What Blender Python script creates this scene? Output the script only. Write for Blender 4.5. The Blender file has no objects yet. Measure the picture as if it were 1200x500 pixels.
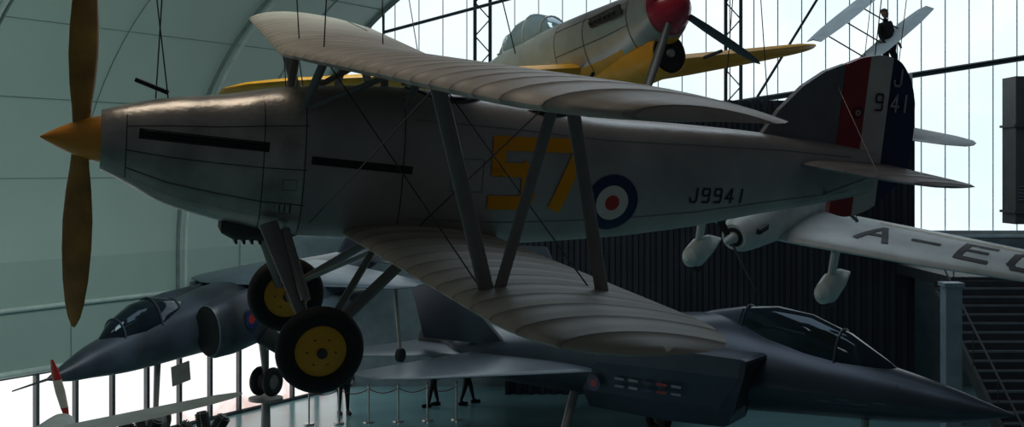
import bpy, math, random
from mathutils import Vector, Matrix
random.seed(4)
sc = bpy.context.scene
try:
    sc.view_settings.view_transform = 'Standard'
    sc.view_settings.look = 'None'
except Exception: pass
rad = math.radians
H = 6.5   # eye height on the gallery

# ------------------------------------------------------------ materials
def new_mat(name):
    m = bpy.data.materials.new(name); m.use_nodes = True
    nt = m.node_tree
    return m, nt, nt.nodes['Principled BSDF']
def mat(name, col, rough=.5, metal=0., var=.15, scale=3., bump=.0, bscale=40., spec=.5, coat=0.):
    m, nt, b = new_mat(name)
    tc = nt.nodes.new('ShaderNodeTexCoord')
    n = nt.nodes.new('ShaderNodeTexNoise'); n.inputs['Scale'].default_value = scale; n.inputs['Detail'].default_value = 5
    nt.links.new(tc.outputs['Object'], n.inputs['Vector'])
    r = nt.nodes.new('ShaderNodeValToRGB')
    r.color_ramp.elements[0].position = .3; r.color_ramp.elements[1].position = .7
    r.color_ramp.elements[0].color = (*[c*(1-var) for c in col], 1)
    r.color_ramp.elements[1].color = (*[min(1, c*(1+var)) for c in col], 1)
    nt.links.new(n.outputs['Fac'], r.inputs['Fac']); nt.links.new(r.outputs['Color'], b.inputs['Base Color'])
    b.inputs['Roughness'].default_value = rough; b.inputs['Metallic'].default_value = metal
    b.inputs['Specular IOR Level'].default_value = spec
    b.inputs['Coat Weight'].default_value = coat
    if bump > 0:
        n2 = nt.nodes.new('ShaderNodeTexNoise'); n2.inputs['Scale'].default_value = bscale
        nt.links.new(tc.outputs['Object'], n2.inputs['Vector'])
        bp = nt.nodes.new('ShaderNodeBump'); bp.inputs['Strength'].default_value = bump; bp.inputs['Distance'].default_value = .02
        nt.links.new(n2.outputs['Fac'], bp.inputs['Height']); nt.links.new(bp.outputs['Normal'], b.inputs['Normal'])
    return m
def rib_mat(name, col, axis='Y', step=.33, rough=.5, depth=.015, line=.82, metal=0.):
    """doped fabric stretched over evenly spaced ribs"""
    m, nt, b = new_mat(name)
    N = nt.nodes.new; L = nt.links.new
    tc = N('ShaderNodeTexCoord'); sp = N('ShaderNodeSeparateXYZ'); L(tc.outputs['Object'], sp.inputs[0])
    pp = N('ShaderNodeMath'); pp.operation = 'PINGPONG'; pp.inputs[1].default_value = step/2
    L(sp.outputs[axis], pp.inputs[0])
    mr = N('ShaderNodeMapRange'); mr.inputs['From Min'].default_value = 0; mr.inputs['From Max'].default_value = step/2
    L(pp.outputs[0], mr.inputs['Value'])
    pw = N('ShaderNodeMath'); pw.operation = 'POWER'; pw.inputs[1].default_value = 2.2
    L(mr.outputs[0], pw.inputs[0])
    bp = N('ShaderNodeBump'); bp.inputs['Strength'].default_value = 1; bp.inputs['Distance'].default_value = depth
    L(pw.outputs[0], bp.inputs['Height']); L(bp.outputs['Normal'], b.inputs['Normal'])
    n = N('ShaderNodeTexNoise'); n.inputs['Scale'].default_value = 2.5; n.inputs['Detail'].default_value = 6
    L(tc.outputs['Object'], n.inputs['Vector'])
    r = N('ShaderNodeValToRGB'); r.color_ramp.elements[0].position = .3; r.color_ramp.elements[1].position = .7
    r.color_ramp.elements[0].color = (*[c*.82 for c in col], 1); r.color_ramp.elements[1].color = (*[min(1, c*1.1) for c in col], 1)
    L(n.outputs['Fac'], r.inputs['Fac'])
    gt = N('ShaderNodeMath'); gt.operation = 'GREATER_THAN'; gt.inputs[1].default_value = .9; L(mr.outputs[0], gt.inputs[0])
    mx = N('ShaderNodeMix'); mx.data_type = 'RGBA'; mx.blend_type = 'MULTIPLY'
    L(gt.outputs[0], mx.inputs['Factor']); L(r.outputs['Color'], mx.inputs[6]); mx.inputs[7].default_value = (line, line, line, 1)
    L(mx.outputs[2], b.inputs['Base Color'])
    b.inputs['Roughness'].default_value = rough; b.inputs['Metallic'].default_value = metal
    return m
def emis(name, c1, c2, strength, scale=.4, zsplit=None):
    m, nt, b = new_mat(name); N = nt.nodes.new; L = nt.links.new
    tc = N('ShaderNodeTexCoord'); n = N('ShaderNodeTexNoise'); n.inputs['Scale'].default_value = scale
    n.inputs['Detail'].default_value = 4
    L(tc.outputs['Object'], n.inputs['Vector'])
    r = N('ShaderNodeValToRGB'); r.color_ramp.elements[0].position = .35; r.color_ramp.elements[1].position = .65
    r.color_ramp.elements[0].color = (*c1, 1); r.color_ramp.elements[1].color = (*c2, 1)
    if zsplit:
        sp = N('ShaderNodeSeparateXYZ'); L(tc.outputs['Object'], sp.inputs[0])
        a = N('ShaderNodeMath'); a.operation = 'MULTIPLY_ADD'; L(sp.outputs['Z'], a.inputs[0])
        a.inputs[1].default_value = zsplit[0]; a.inputs[2].default_value = zsplit[1]
        s = N('ShaderNodeMath'); s.operation = 'ADD'; L(a.outputs[0], s.inputs[0]); L(n.outputs['Fac'], s.inputs[1])
        L(s.outputs[0], r.inputs['Fac'])
    else: L(n.outputs['Fac'], r.inputs['Fac'])
    b.inputs['Base Color'].default_value = (.1, .12, .13, 1)
    L(r.outputs['Color'], b.inputs['Emission Color']); b.inputs['Emission Strength'].default_value = strength
    return m

M = {}
M['dope'] = mat('silver_dope', (.40,.375,.36), .38, .25, .2, 1.6, .3, 6)
M['cowl'] = mat('cowling_metal', (.43,.40,.36), .3, .6, .3, 3.0, .35, 8)
M['wing'] = rib_mat('ribbed_fabric', (.48,.43,.36), 'Y', .34, .5, .035, .7)
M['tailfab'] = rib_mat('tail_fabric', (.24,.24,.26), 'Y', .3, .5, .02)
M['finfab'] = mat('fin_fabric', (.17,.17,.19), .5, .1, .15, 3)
M['strut'] = mat('strut_paint', (.24,.23,.22), .4, .3)
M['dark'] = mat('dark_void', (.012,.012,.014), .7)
M['line'] = mat('panel_gap', (.05,.05,.05), .6)
M['seamf'] = mat('fabric_tape', (.22,.21,.20), .6)
M['yellow'] = mat('yellow_paint', (.85,.40,.02), .4, 0, .12)
M['spinner'] = mat('spinner_paint', (.88,.34,.03), .3, 0, .12, 3, 0, 40, .5, .3)
M['prop'] = mat('propeller_varnish', (.42,.22,.035), .3, 0, .45, 3, 0, 40, .5, .3)
M['number'] = mat('number_paint', (1.0,.36,.01), .6, 0, .08, 3, 0, 40, .2)
M['ink'] = mat('black_paint', (.015,.015,.02), .5)
M['red'] = mat('red_paint', (.33,.02,.025), .45)
M['redb'] = mat('roundel_red', (.55,.03,.03), .45)
M['white'] = mat('white_paint', (.74,.69,.60), .45)
M['blue'] = mat('blue_paint', (.010,.018,.08), .45)
M['rubber'] = mat('tyre_rubber', (.014,.014,.016), .7, 0, .3, 12)
M['glass'] = mat('canopy_glass', (.25,.33,.38), .08, .3, .1)
M['tglass'] = mat('tinted_canopy', (.02,.035,.05), .06, .5, .2)
M['cable'] = mat('steel_cable', (.04,.04,.045), .5, .5)

# ------------------------------------------------------------ geometry
def hermite(keys, x):
    n = len(keys)
    if x <= keys[0][0]: return list(keys[0][1:])
    if x >= keys[-1][0]: return list(keys[-1][1:])
    for i in range(n-1):
        if keys[i][0] <= x <= keys[i+1][0]: break
    a, b = keys[i], keys[i+1]; h = b[0]-a[0]; t = (x-a[0])/h
    out = []
    for k in range(1, len(a)):
        d = (b[k]-a[k])/h
        def slope(j):
            if j == 0: return (keys[1][k]-keys[0][k])/(keys[1][0]-keys[0][0])
            if j == n-1: return (keys[-1][k]-keys[-2][k])/(keys[-1][0]-keys[-2][0])
            d0 = (keys[j][k]-keys[j-1][k])/(keys[j][0]-keys[j-1][0]); d1 = (keys[j+1][k]-keys[j][k])/(keys[j+1][0]-keys[j][0])
            return 0 if d0*d1 <= 0 else 2*d0*d1/(d0+d1)
        m0, m1 = slope(i), slope(i+1)
        out.append((2*t**3-3*t*t+1)*a[k] + (t**3-2*t*t+t)*h*m0 + (-2*t**3+3*t*t)*b[k] + (t**3-t*t)*h*m1)
    return out
def sring(x, yc, zc, hw, ht, hb, e, n=40):
    R = []
    for k in range(n):
        a = 2*math.pi*k/n; c, s = math.cos(a), math.sin(a)
        y = yc + hw*math.copysign(abs(c)**(2/e), c)
        z = zc + (ht if s > 0 else hb)*math.copysign(abs(s)**(2/e), s)
        R.append(Vector((x, y, z)))
    return R

class G:
    def __init__(s): s.v = []; s.f = []; s.m = []
    def loft(s, rings, mi=0, cap=True, closed=True, mif=None):
        o = len(s.v); n = len(rings[0])
        for r in rings: s.v += [Vector(p) for p in r]
        for i in range(len(rings)-1):
            for j in range(n if closed else n-1):
                k = (j+1) % n
                s.f.append((o+i*n+j, o+i*n+k, o+(i+1)*n+k, o+(i+1)*n+j))
                s.m.append(mif(rings[i][j], rings[i+1][k]) if mif else mi)
        if cap and closed:
            s.f.append(tuple(o+j for j in range(n))[::-1]); s.m.append(mif(rings[0][0], rings[0][0]) if mif else mi)
            b = o+(len(rings)-1)*n
            s.f.append(tuple(b+j for j in range(n))); s.m.append(mif(rings[-1][0], rings[-1][0]) if mif else mi)
    def tube(s, p0, p1, r0, r1=None, mi=0, n=10, flat=1., ax=(1,0,0)):
        p0, p1 = Vector(p0), Vector(p1); r1 = r0 if r1 is None else r1
        d = (p1-p0).normalized(); a = Vector(ax)
        a = a - d*a.dot(d)
        if a.length < .05: a = Vector((0,1,0)) - d*d.y
        a.normalize(); b = d.cross(a)
        R = []
        for p, r in ((p0, r0), (p1, r1)):
            R.append([p + a*r*math.cos(2*math.pi*k/n) + b*r*flat*math.sin(2*math.pi*k/n) for k in range(n)])
        s.loft(R, mi)
    def box(s, c, d, mi=0, rot=None):
        o = len(s.v); c = Vector(c)
        for x in (-1,1):
            for y in (-1,1):
                for z in (-1,1):
                    p = Vector((x*d[0]/2, y*d[1]/2, z*d[2]/2))
                    if rot: p = rot @ p
                    s.v.append(c+p)
        for q in ((0,1,3,2),(4,6,7,5),(0,4,5,1),(2,3,7,6),(0,2,6,4),(1,5,7,3)):
            s.f.append(tuple(o+i for i in q)); s.m.append(mi)
    def quad(s, pts, mi=0):
        o = len(s.v); s.v += [Vector(p) for p in pts]; s.f.append(tuple(range(o, o+len(pts)))); s.m.append(mi)
    def lathe(s, prof, c, axis='x', n=28, mi=0, mif=None):
        c = Vector(c); R = []
        for (h, r) in prof:
            ring = []
            for k in range(n):
                a = 2*math.pi*k/n; u, w = r*math.cos(a), r*math.sin(a)
                ring.append(c + (Vector((h,u,w)) if axis == 'x' else Vector((u,h,w)) if axis == 'y' else Vector((u,w,h))))
            R.append(ring)
        s.loft(R, mi, True, True)
    def wing(s, secs, mi=0, n=12, th=.1, camber=.025, mif=None):
        R = []
        for q in secs:
            y, xl, z, c = q[:4]; t = q[4] if len(q) > 4 else th
            ring = []
            for k in range(n+1):
                f = .5*(1-math.cos(math.pi*k/n))
                h = 5*t*(.2969*math.sqrt(f)-.126*f-.3516*f*f+.2843*f**3-.1036*f**4)*c
                ring.append(Vector((xl+f*c, y, z + h + camber*4*f*(1-f)*c)))
            for k in range(n-1, 0, -1):
                f = .5*(1-math.cos(math.pi*k/n))
                h = 5*t*(.2969*math.sqrt(f)-.126*f-.3516*f*f+.2843*f**3-.1036*f**4)*c
                ring.append(Vector((xl+f*c, y, z - h + camber*4*f*(1-f)*c)))
            R.append(ring)
        s.loft(R, mi, True, True, mif)
    def plate(s, outline, y0, th, mi=0, lean=0.):
        a = [Vector((x, y0-th/2+lean*z, z)) for x, z in outline]; b = [Vector((x, y0+th/2+lean*z, z)) for x, z in outline]
        s.loft([a, b], mi)
    def build(s, name, mats, parent=None, smooth=True, ang=35):
        me = bpy.data.meshes.new(name); me.from_pydata([tuple(v) for v in s.v], [], s.f); me.update()
        for m in mats: me.materials.append(m)
        for p, i in zip(me.polygons, s.m): p.material_index = i; p.use_smooth = smooth
        import bmesh
        bm = bmesh.new(); bm.from_mesh(me); bmesh.ops.recalc_face_normals(bm, faces=bm.faces); bm.to_mesh(me); bm.free()
        if smooth:
            try: me.set_sharp_from_angle(angle=rad(ang))
            except Exception: pass
        ob = bpy.data.objects.new(name, me); sc.collection.objects.link(ob)
        if parent: ob.parent = parent
        return ob
MW = {}
def empty(name, loc, yaw=0, pitch=0, roll=0, scale=1):
    e = bpy.data.objects.new(name, None); sc.collection.objects.link(e); e.empty_display_size = .3
    m = Matrix.Translation(loc) @ Matrix.Rotation(rad(yaw),4,'Z') @ Matrix.Rotation(rad(pitch),4,'Y') @ Matrix.Rotation(rad(roll),4,'X') @ Matrix.Scale(scale,4)
    e.matrix_world = m; MW[e.name] = m
    return e
def adopt(ob, parent):   # world-space mesh kept in place under a parent
    ob.parent = parent; ob.matrix_parent_inverse = MW[parent.name].inverted()

GLY = {
 '5': [[(.95,1),(.08,1),(.08,.56),(.78,.56),(.92,.44),(.92,.12),(.78,0),(.05,0)]],
 '7': [[(.02,1),(.95,1),(.95,.85),(.45,0)]],
 'J': [[(.85,1),(.85,.15),(.7,0),(.25,0),(.1,.15),(.1,.3)]],
 '9': [[(.9,.5),(.2,.5),(.08,.62),(.08,.88),(.2,1),(.8,1),(.9,.88),(.9,.12),(.78,0),(.15,0)]],
 '4': [[(.7,0),(.7,1),(.05,.3),(.98,.3)]],
 '1': [[(.5,0),(.5,1)]],
 'G': [[(.92,.8),(.78,1),(.22,1),(.08,.85),(.08,.15),(.22,0),(.78,0),(.92,.15),(.92,.48),(.55,.48)]],
 'E': [[(.9,1),(.1,1),(.1,0),(.9,0)],[(.1,.52),(.75,.52)]],
 'A': [[(.05,0),(.5,1),(.95,0)],[(.22,.35),(.78,.35)]],
 '-': [[(.15,.5),(.85,.5)]],
}
def stroke(g, pts, w, fmap, mi=0, sub=.05):
    for (a, b) in zip(pts[:-1], pts[1:]):
        a2, b2 = Vector(a), Vector(b); d = b2-a2; L = d.length
        if L < 1e-6: continue
        d /= L; nrm = Vector((-d.y, d.x)); a2 = a2-d*w*.5; L += w*1.0
        k = max(1, int(L/sub)); o = len(g.v)
        kk = max(1, int(w/sub))
        for i in range(k+1):
            for j in range(kk+1):
                p = a2 + d*(L*i/k) + nrm*w*(j/kk-.5); g.v.append(Vector(fmap(p.x, p.y)))
        for i in range(k):
            for j in range(kk):
                q = o+i*(kk+1)+j; g.f.append((q, q+kk+1, q+kk+2, q+1)); g.m.append(mi)
def text(g, s, x0, z0, cw, ch, gap, w, fmap, mi=0, sub=.04, slant=0.):
    x = x0
    for c in s:
        for pl in GLY[c]:
            stroke(g, [(x+px*cw+slant*pz*ch, z0+pz*ch) for px, pz in pl], w, fmap, mi, sub)
        x += cw+gap
def disc(g, cx, cz, r0, r1, fmap, mi=0, n=40, rr=5):
    o = len(g.v)
    for i in range(rr+1):
        r = r0+(r1-r0)*i/rr
        for k in range(n): g.v.append(Vector(fmap(cx+r*math.cos(2*math.pi*k/n), cz+r*math.sin(2*math.pi*k/n))))
    for i in range(rr):
        for k in range(n):
            g.f.append((o+i*n+k, o+i*n+(k+1)%n, o+(i+1)*n+(k+1)%n, o+(i+1)*n+k)); g.m.append(mi)
def wheel(g, c, R=.38, r=.085, mt=0, mh=1, md=2):
    c = Vector(c); n = 40
    rings = []
    for j in range(15):
        b = 2*math.pi*j/14; rings.append([c+Vector(((R-r+r*math.cos(b))*math.cos(2*math.pi*k/n), r*1.05*math.sin(b), (R-r+r*math.cos(b))*math.sin(2*math.pi*k/n))) for k in range(n)])
    g.loft(rings, mt, False)
    ri = R-2*r+.01
    g.lathe([(-.10,.03),(-.095,.06),(-.06,ri*.75),(-.045,ri),(.045,ri),(.06,ri*.75),(.095,.06),(.10,.03)], c, 'y', 40, mh)
    g.lathe([(-.125,.02),(-.12,.045),(.12,.045),(.125,.02)], c, 'y', 20, md)
    for k in range(6):
        a = k*math.pi/3; p = c+Vector((math.cos(a)*ri*.55, 0, math.sin(a)*ri*.55)); g.lathe([(-.083,.008),(.083,.008)], p, 'y', 8, md)

# ============================================================ BIPLANE
B = empty('biplane', (-3.93,10.0,H+.286), 20, 2.0, 9.2)
FK = [ # x, zmid, hw, ht, hb, e
 (.46,0,.24,.25,.26,2.0),(.6,0,.27,.29,.33,2.1),(1.0,-.02,.34,.40,.52,2.3),(1.5,-.04,.40,.48,.64,2.5),(2.0,-.05,.44,.58,.73,2.6),
 (3.0,-.05,.47,.64,.76,2.8),(4.0,-.05,.47,.58,.78,2.9),(5.0,-.05,.44,.47,.72,2.9),(6.0,-.03,.38,.42,.62,2.9),(7.0,0,.29,.34,.47,2.8),
 (8.0,0,.16,.25,.30,2.5),(8.30,0,.07,.20,.24,2.2)]
def ysurf(x, z):
    zm, hw, ht, hb, e = hermite(FK, x); h = ht if z > zm else hb
    q = min(.995, abs((z-zm)/h)); return hw*(1-q**e)**(1/e)
def fm(off): return lambda x, z: (x, -ysurf(x, z)-off, z)
g = G(); rings = []
xs = [.46+ (8.30-.46)*i/90 for i in range(91)]
for x in xs:
    zm, hw, ht, hb, e = hermite(FK, x); rings.append(sring(x, 0, zm, hw, ht, hb, e, 96))
g.loft(rings, 0, True, True, lambda a, b: 0 if (a.x+b.x)/2 < 2.15 else 1)
g.build('fuselage', [M['cowl'], M['dope']], B, True, 50)
g = G()
f = fm(.004)
def zz(x, q):
    zm, hw, ht, hb, e = hermite(FK, x); return zm + (ht if q > 0 else hb)*q
for x in (.66, 1.78, 2.13, 3.0):
    stroke(g, [(x, zz(x,-.93)), (x, zz(x,.93))], .009, f, 0, .05)
for q in (-.55, -.12, .5):
    stroke(g, [(x, zz(x,q)) for x in (.66,1,1.4,1.8,2.15)], .008, f, 0, .05)
stroke(g, [(.80,.10),(1.78,.05)], .085, fm(.006), 1, .03)
stroke(g, [(2.22,-.05),(3.05,-.10)], .07, fm(.006), 1, .03)
for k in range(3):
    xa,za,xb,zb = .80,.072+.028*k,1.78,.022+.028*k
    n_=10
    for i in range(n_):
        t0=i/n_; t1=(i+.92)/n_
        x0=xa+(xb-xa)*t0; x1=xa+(xb-xa)*t1; z0=za+(zb-za)*t0; z1=za+(zb-za)*t1
        g.tube((x0,-ysurf(x0,z0)-.008,z0),(x1,-ysurf(x1,z1)-.014,z1),.007,.007,3,6)
for i in range(44):
    for q in (-.75,-.58,-.15,.46):
        x = .7+i*.032; z = zz(x,q); y = ysurf(x,z); g.box((x,-y-.002,z),(.006,.006,.006),2)
for (x0,z0,w,h) in ((1.95,-.32,.12,.09),(3.45,-.28,.3,.3),(1.9,-.54,.14,.10)):
    stroke(g, [(x0,z0),(x0+w,z0),(x0+w,z0+h),(x0,z0+h),(x0,z0)], .007, f, 2, .05)
for i in range(3):
    stroke(g, [(1.94+.045*i,-.52),(1.94+.045*i,-.46)], .01, fm(.006), 1, .03)
g.build('cowling_panels', [M['line'], M['dark'], M['seamf'], M['cable']], B, False)
g = G()
stroke(g, [(x, zz(x,.62)) for x in (3.1,4,5,6,7,7.9)], .010, f, 0, .06)
stroke(g, [(x, zz(x,-.66)) for x in (3.1,4,5,6,7,7.9)], .010, f, 0, .06)
g.build('fabric_seams', [M['seamf']], B, False)
g = G()
text(g,'57', 3.86,-.37,.36,.55,.115,.13, fm(.016), 0, .03)
g.build('number_57', [M['number']], B, False)
g = G(); text(g,'J9941',5.93,-.33,.095,.135,.045,.02, fm(.010), 0, .02)
g.build('serial_number', [M['ink']], B, False)
g = G(); disc(g,5.08,-.35,.17,.275,fm(.010),0); disc(g,5.08,-.35,.075,.17,fm(.011),1); disc(g,5.08,-.35,.002,.075,fm(.012),2)
g.build('roundel', [M['blue'],M['white'],M['redb']], B, False)
g = G(); g.lathe([(-.02,.006),(.02,.03),(.12,.085),(.25,.145),(.38,.185),(.46,.20),(.47,.19)],(0,0,0),'x',36,0)
g.build('spinner',[M['spinner']],B)
g = G()
for sgn in (1,-1):
    R = []
    for r, c, p, t in ((.10,.14,75,.055),(.25,.17,66,.045),(.45,.24,60,.035),(.7,.29,56,.028),(.95,.30,52,.022),(1.2,.27,50,.018),(1.4,.21,48,.014),(1.52,.14,48,.011),(1.59,.06,48,.007),(1.61,.015,48,.004)):
        a = rad(p); cx, cy = math.sin(a), math.cos(a)*sgn
        R.append([Vector((.30 + cx*c/2*math.cos(q)-cy*t*math.sin(q)*sgn*1.0, cy*c/2*math.cos(q)+cx*t*math.sin(q), sgn*r)) for q in [2*math.pi*k/16 for k in range(16)]])
    g.loft(R, 0)
pr = g.build('propeller',[M['prop']],B,True,60)
pr.rotation_euler = (rad(-6),0,0)
def tipsecs(span, xle, chord, z0, dih, sweep, full):
    S = [(0,0,1),(.25*full,0,1),(.5*full,0,1),(.75*full,0,1),(full,0,1)]
    e = span-full
    for fr, a, c in ((.25,.01,.975),(.5,.04,.90),(.7,.09,.79),(.85,.17,.63),(.95,.28,.42),(1.,.42,.14)):
        S.append((full+e*fr, a, c))
    pos = [(y, xle+abs(y)*sweep+a*chord, z0+abs(y)*dih, chord*c) for y, a, c in S]
    neg = [(-p[0],)+p[1:] for p in pos[1:]][::-1]
    return neg+pos
DU=.026; UZ0=.83
g = G(); g.wing(tipsecs(5.70,1.92,1.58,UZ0,DU,.07,4.7),0,14,.10,.035)
g.build('upper_wing',[M['wing']],B,True,60)
g = G(); g.wing(tipsecs(4.84,2.52,1.44,-.74,.063,.045,3.9),0,14,.095,.03)
g.build('lower_wing',[M['wing']],B,True,60)
g = G()
def wz(x, y):
    xl = 1.92+abs(y)*.07; fr=(x-xl)/1.58; c=1.58
    return UZ0+abs(y)*DU + 5*.10*(.2969*math.sqrt(fr)-.126*fr-.3516*fr*fr+.2843*fr**3-.1036*fr**4)*c + .035*4*fr*(1-fr)*c
for s in (1,-1):
    pts = [s*(3.0+.12*i) for i in range(15)]
    for a, b in zip(pts[:-1], pts[1:]):
        xa = 1.92+abs(a)*.07+1.24; xb = 1.92+abs(b)*.07+1.24
        g.tube((xa,a,wz(xa,a)),(xb,b,wz(xb,b)),.008,.008,0,6)
g.build('aileron_gap',[M['line']],B,False)
g = G()
def uz(y): return UZ0+abs(y)*DU
def lz(y): return -.74+abs(y)*.063
for s in (1,-1):
    y = 3.3*s
    uf=(2.42,y,uz(y)); ur=(3.34,y,uz(y)); lf=(2.90,y,lz(y)); lr=(3.74,y,lz(y))
    g.tube(uf,lf,.055,.055,0,14,.45); g.tube(ur,lr,.05,.05,0,14,.45); g.tube((3.26,y,uz(y)),(2.96,y,lz(y)+.03),.042,.042,0,14,.45)
    g.tube((2.1,.42*s,.42),(2.2,.72*s,.86),.04,.04,0,12,.5); g.tube((3.0,.42*s,.45),(3.05,.72*s,.86),.04,.04,0,12,.5)
    g.tube((2.15,.40*s,.40),(3.0,.70*s,.86),.03,.03,0,12,.5)
    g.tube((2.2,.45*s,-.6),(2.45,y,uz(y)),.006,mi=1,n=6); g.tube((3.2,.45*s,-.6),(3.3,y,uz(y)),.006,mi=1,n=6)
    g.tube((2.2,.72*s,.84),(2.9,y,lz(y)),.006,mi=1,n=6); g.tube((3.1,.72*s,.84),(3.7,y,lz(y)),.006,mi=1,n=6)
g.build('interplane_struts',[M['strut'],M['cable']],B)
g = G()
for s in (1,-1):
    wy = .92*s
    g.tube((1.85,.40*s,-.62),(2.2,wy*.93,-1.5),.085,.05,3,14,.5)
    g.tube((3.3,.40*s,-.72),(2.32,wy*.93,-1.5),.05,.05,3,14,.5)
    g.tube((2.0,.38*s,-.68),(2.15,wy*.85,-1.2),.05,.045,3,10)
    wheel(g,(2.27,wy,-1.60))
g.tube((2.27,-.92,-1.57),(2.27,.92,-1.57),.035,.035,3,12)
g.tube((2.0,-.38,-.72),(2.2,.85,-1.5),.012,.012,3,6); g.tube((2.0,.38,-.72),(2.2,-.85,-1.5),.012,.012,3,6)
g.tube((3.1,-.3,-.75),(2.3,.85,-1.5),.035,.035,3,10,.5); g.tube((3.1,.3,-.75),(2.3,-.85,-1.5),.035,.035,3,10,.5)
g.build('undercarriage',[M['rubber'],M['yellow'],M['line'],M['strut']],B)
g = G()
g.loft([sring(1.50,0,-.69,.16,.06,.10,3,24),sring(1.6,0,-.71,.2,.1,.13,3,24),sring(2.0,0,-.75,.2,.1,.1,3,24),sring(2.2,0,-.75,.12,.06,.03,3,24)],0)
g.box((1.492,0,-.71),(.01,.26,.11),1)
for i in range(5): g.box((1.62+i*.07,0,-.845),(.02,.34,.03),1)
g.build('carburettor_intake',[M['line'],M['dark']],B)
g = G()
for cx in (3.45,4.35):
    zt = hermite(FK,cx); ztop = zt[0]+zt[2]
    R=[]
    for j in range(9):
        b = 2*math.pi*j/8
        R.append([Vector((cx+(.34+.045*math.cos(b))*math.cos(a), (.27+.045*math.cos(b))*math.sin(a), ztop-.02-.25*(abs(math.sin(a))**3)*.27+.05*math.sin(b))) for a in [2*math.pi*k/28 for k in range(28)]])
    g.loft(R,0,False)
    g.lathe([(0,.001),(.012,.30)],(cx,0,ztop-.03),'z',28,1)
g.quad([(3.1,-.22,.60),(3.1,.22,.60),(3.22,.16,.86),(3.22,-.16,.86)],2)
g.tube((4.75,0,.5),(4.95,0,.85),.02,.02,1,8)
g.tube((4.6,-.1,.75),(5.35,-.1,.72),.025,.018,1,8)
g.tube((1.0,.05,.42),(.72,.05,.52),.02,.02,1,8)
g.build('cockpits',[M['line'],M['dark'],M['glass']],B)
g = G()
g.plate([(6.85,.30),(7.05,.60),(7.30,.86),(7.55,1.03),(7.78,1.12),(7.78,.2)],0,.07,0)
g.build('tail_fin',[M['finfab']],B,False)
top = [(7.80,1.12),(8.0,1.20),(8.25,1.24),(8.45,1.20),(8.62,1.04),(8.74,.75),(8.78,.4)]
bot = [(7.80,-.46),(8.0,-.50),(8.25,-.44),(8.45,-.32),(8.62,-.15),(8.74,.0),(8.78,.3)]
g = G(); R=[]
N=30
for i in range(N+1):
    x = 7.80+(8.77-7.80)*i/N
    zt = hermite(top,x)[0]; zb = hermite(bot,x)[0]; th = .075*(1-i/N*.85)
    R.append([Vector((x,-th/2,zb)),Vector((x,-th/2,zt)),Vector((x,th/2,zt)),Vector((x,th/2,zb))])
g.loft(R,0,True,True,lambda a,b: 0 if (a.x+b.x)/2<8.08 else (1 if (a.x+b.x)/2<8.38 else 2))
M['rwhite']=mat('rudder_white',(.60,.57,.54),.5)
g.build('rudder',[M['red'],M['rwhite'],M['blue']],B,False)
g = G(); ff=lambda x,z:(x,-.046,z)
M['lett']=mat('rudder_lettering',(.42,.41,.40),.5)
stroke(g,[(8.1,.62),(8.11,.62)],.001,ff,0,.1)
text(g,'J',8.40,.93,.11,.17,0,.022,ff,0,.1)
g2=G(); text(g2,'9',8.20,.66,.10,.17,.035,.022,ff,0,.1); disc(g2,8.0,.62,.05,.065,ff,0)
text(g,'41',8.40,.66,.10,.17,.035,.022,ff,0,.1); disc(g,8.0,.62,.015,.03,ff,0)
g.build('rudder_serial_light',[M['lett']],B,False); g2.build('rudder_serial_dark',[M['ink']],B,False)
g = G()
ts=[(0,7.15,.2,1.35),(.5,7.3,.2,1.22),(1.0,7.5,.2,1.05),(1.3,7.68,.2,.86),(1.48,7.85,.2,.6),(1.56,8.0,.2,.3)]
g.wing([(-a*.96,b,c-.12,d) for a,b,c,d in ts[1:]][::-1]+[(a,b,c-.12,d) for a,b,c,d in ts],0,10,.07,0)
g.tube((7.7,-.9,.08),(7.6,-.1,-.28),.02,.02,1,8); g.tube((7.7,.9,.08),(7.6,.1,-.28),.02,.02,1,8)
g.tube((7.7,-.9,.1),(7.7,-.04,.9),.005,.005,1,6)
g.tube((7.8,0,-.25),(8.2,0,-.55),.03,.02,1,8)
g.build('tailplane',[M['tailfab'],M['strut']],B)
g = G()
for p,q in (((2.2,.6,.86),(1.6,.8,6)),((2.2,-.6,.86),(2.1,-.7,6)),((3.0,.6,.86),(2.6,.8,6)),((1.0,0,.36),(.2,1.6,6)),((.9,.1,.36),(1.0,.3,6)),((7.0,0,.3),(7.3,2.5,6))):
    g.tube(p,q,.006,.006,0,6)
g.build('suspension_cables',[M['cable']],B)

# ============================================================ FIGHTER (top)
F = empty('propeller_fighter', (2.46,17.0,H+2.40), 120, 9.0, -6.0)
M['fsil'] = mat('fighter_silver',(.42,.43,.42),.35,.45,.15,2)
def fz(a,b):
    return 1 if (a.z+b.z)/2 < -.42 else 0
KK = [(.42,0,.38,.38,.42,2),(.8,-.03,.43,.44,.58,2.1),(1.6,-.05,.47,.50,.70,2.2),(2.8,-.05,.50,.55,.70,2.2),(4.2,-.05,.50,.58,.65,2.2),(6,-.02,.38,.42,.45,2.1),(8.2,.03,.20,.25,.25,2),(9.4,.08,.06,.12,.1,2)]
g = G(); g.loft([sring(.42+i*(9.4-.42)/50,0,*hermite(KK,.42+i*(9.4-.42)/50),36) for i in range(51)],0,True,True,fz)
g.build('fuselage',[M['fsil'],M['yellow']],F,True,50)
g=G()
def fk(x,q,off=.005):
    zm,hw,ht,hb,e=hermite(KK,x); z=zm+(ht if q>0 else hb)*q; return (x,hw*(1-abs(q)**e)**(1/e)+off,z)
for x in (.85,1.95,2.75,5.2):
    stroke(g,[(x,-.7),(x,.9)],.012,fk,0,.06)
for q in (-.1,.62): stroke(g,[(.85,q),(2.75,q)],.018,fk,0,.08)
g.build('panel_lines',[M['line']],F,False)
g = G(); g.lathe([(0,.01),(.04,.12),(.15,.24),(.3,.34),(.45,.385)],(0,0,0),'x',32,0)
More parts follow.
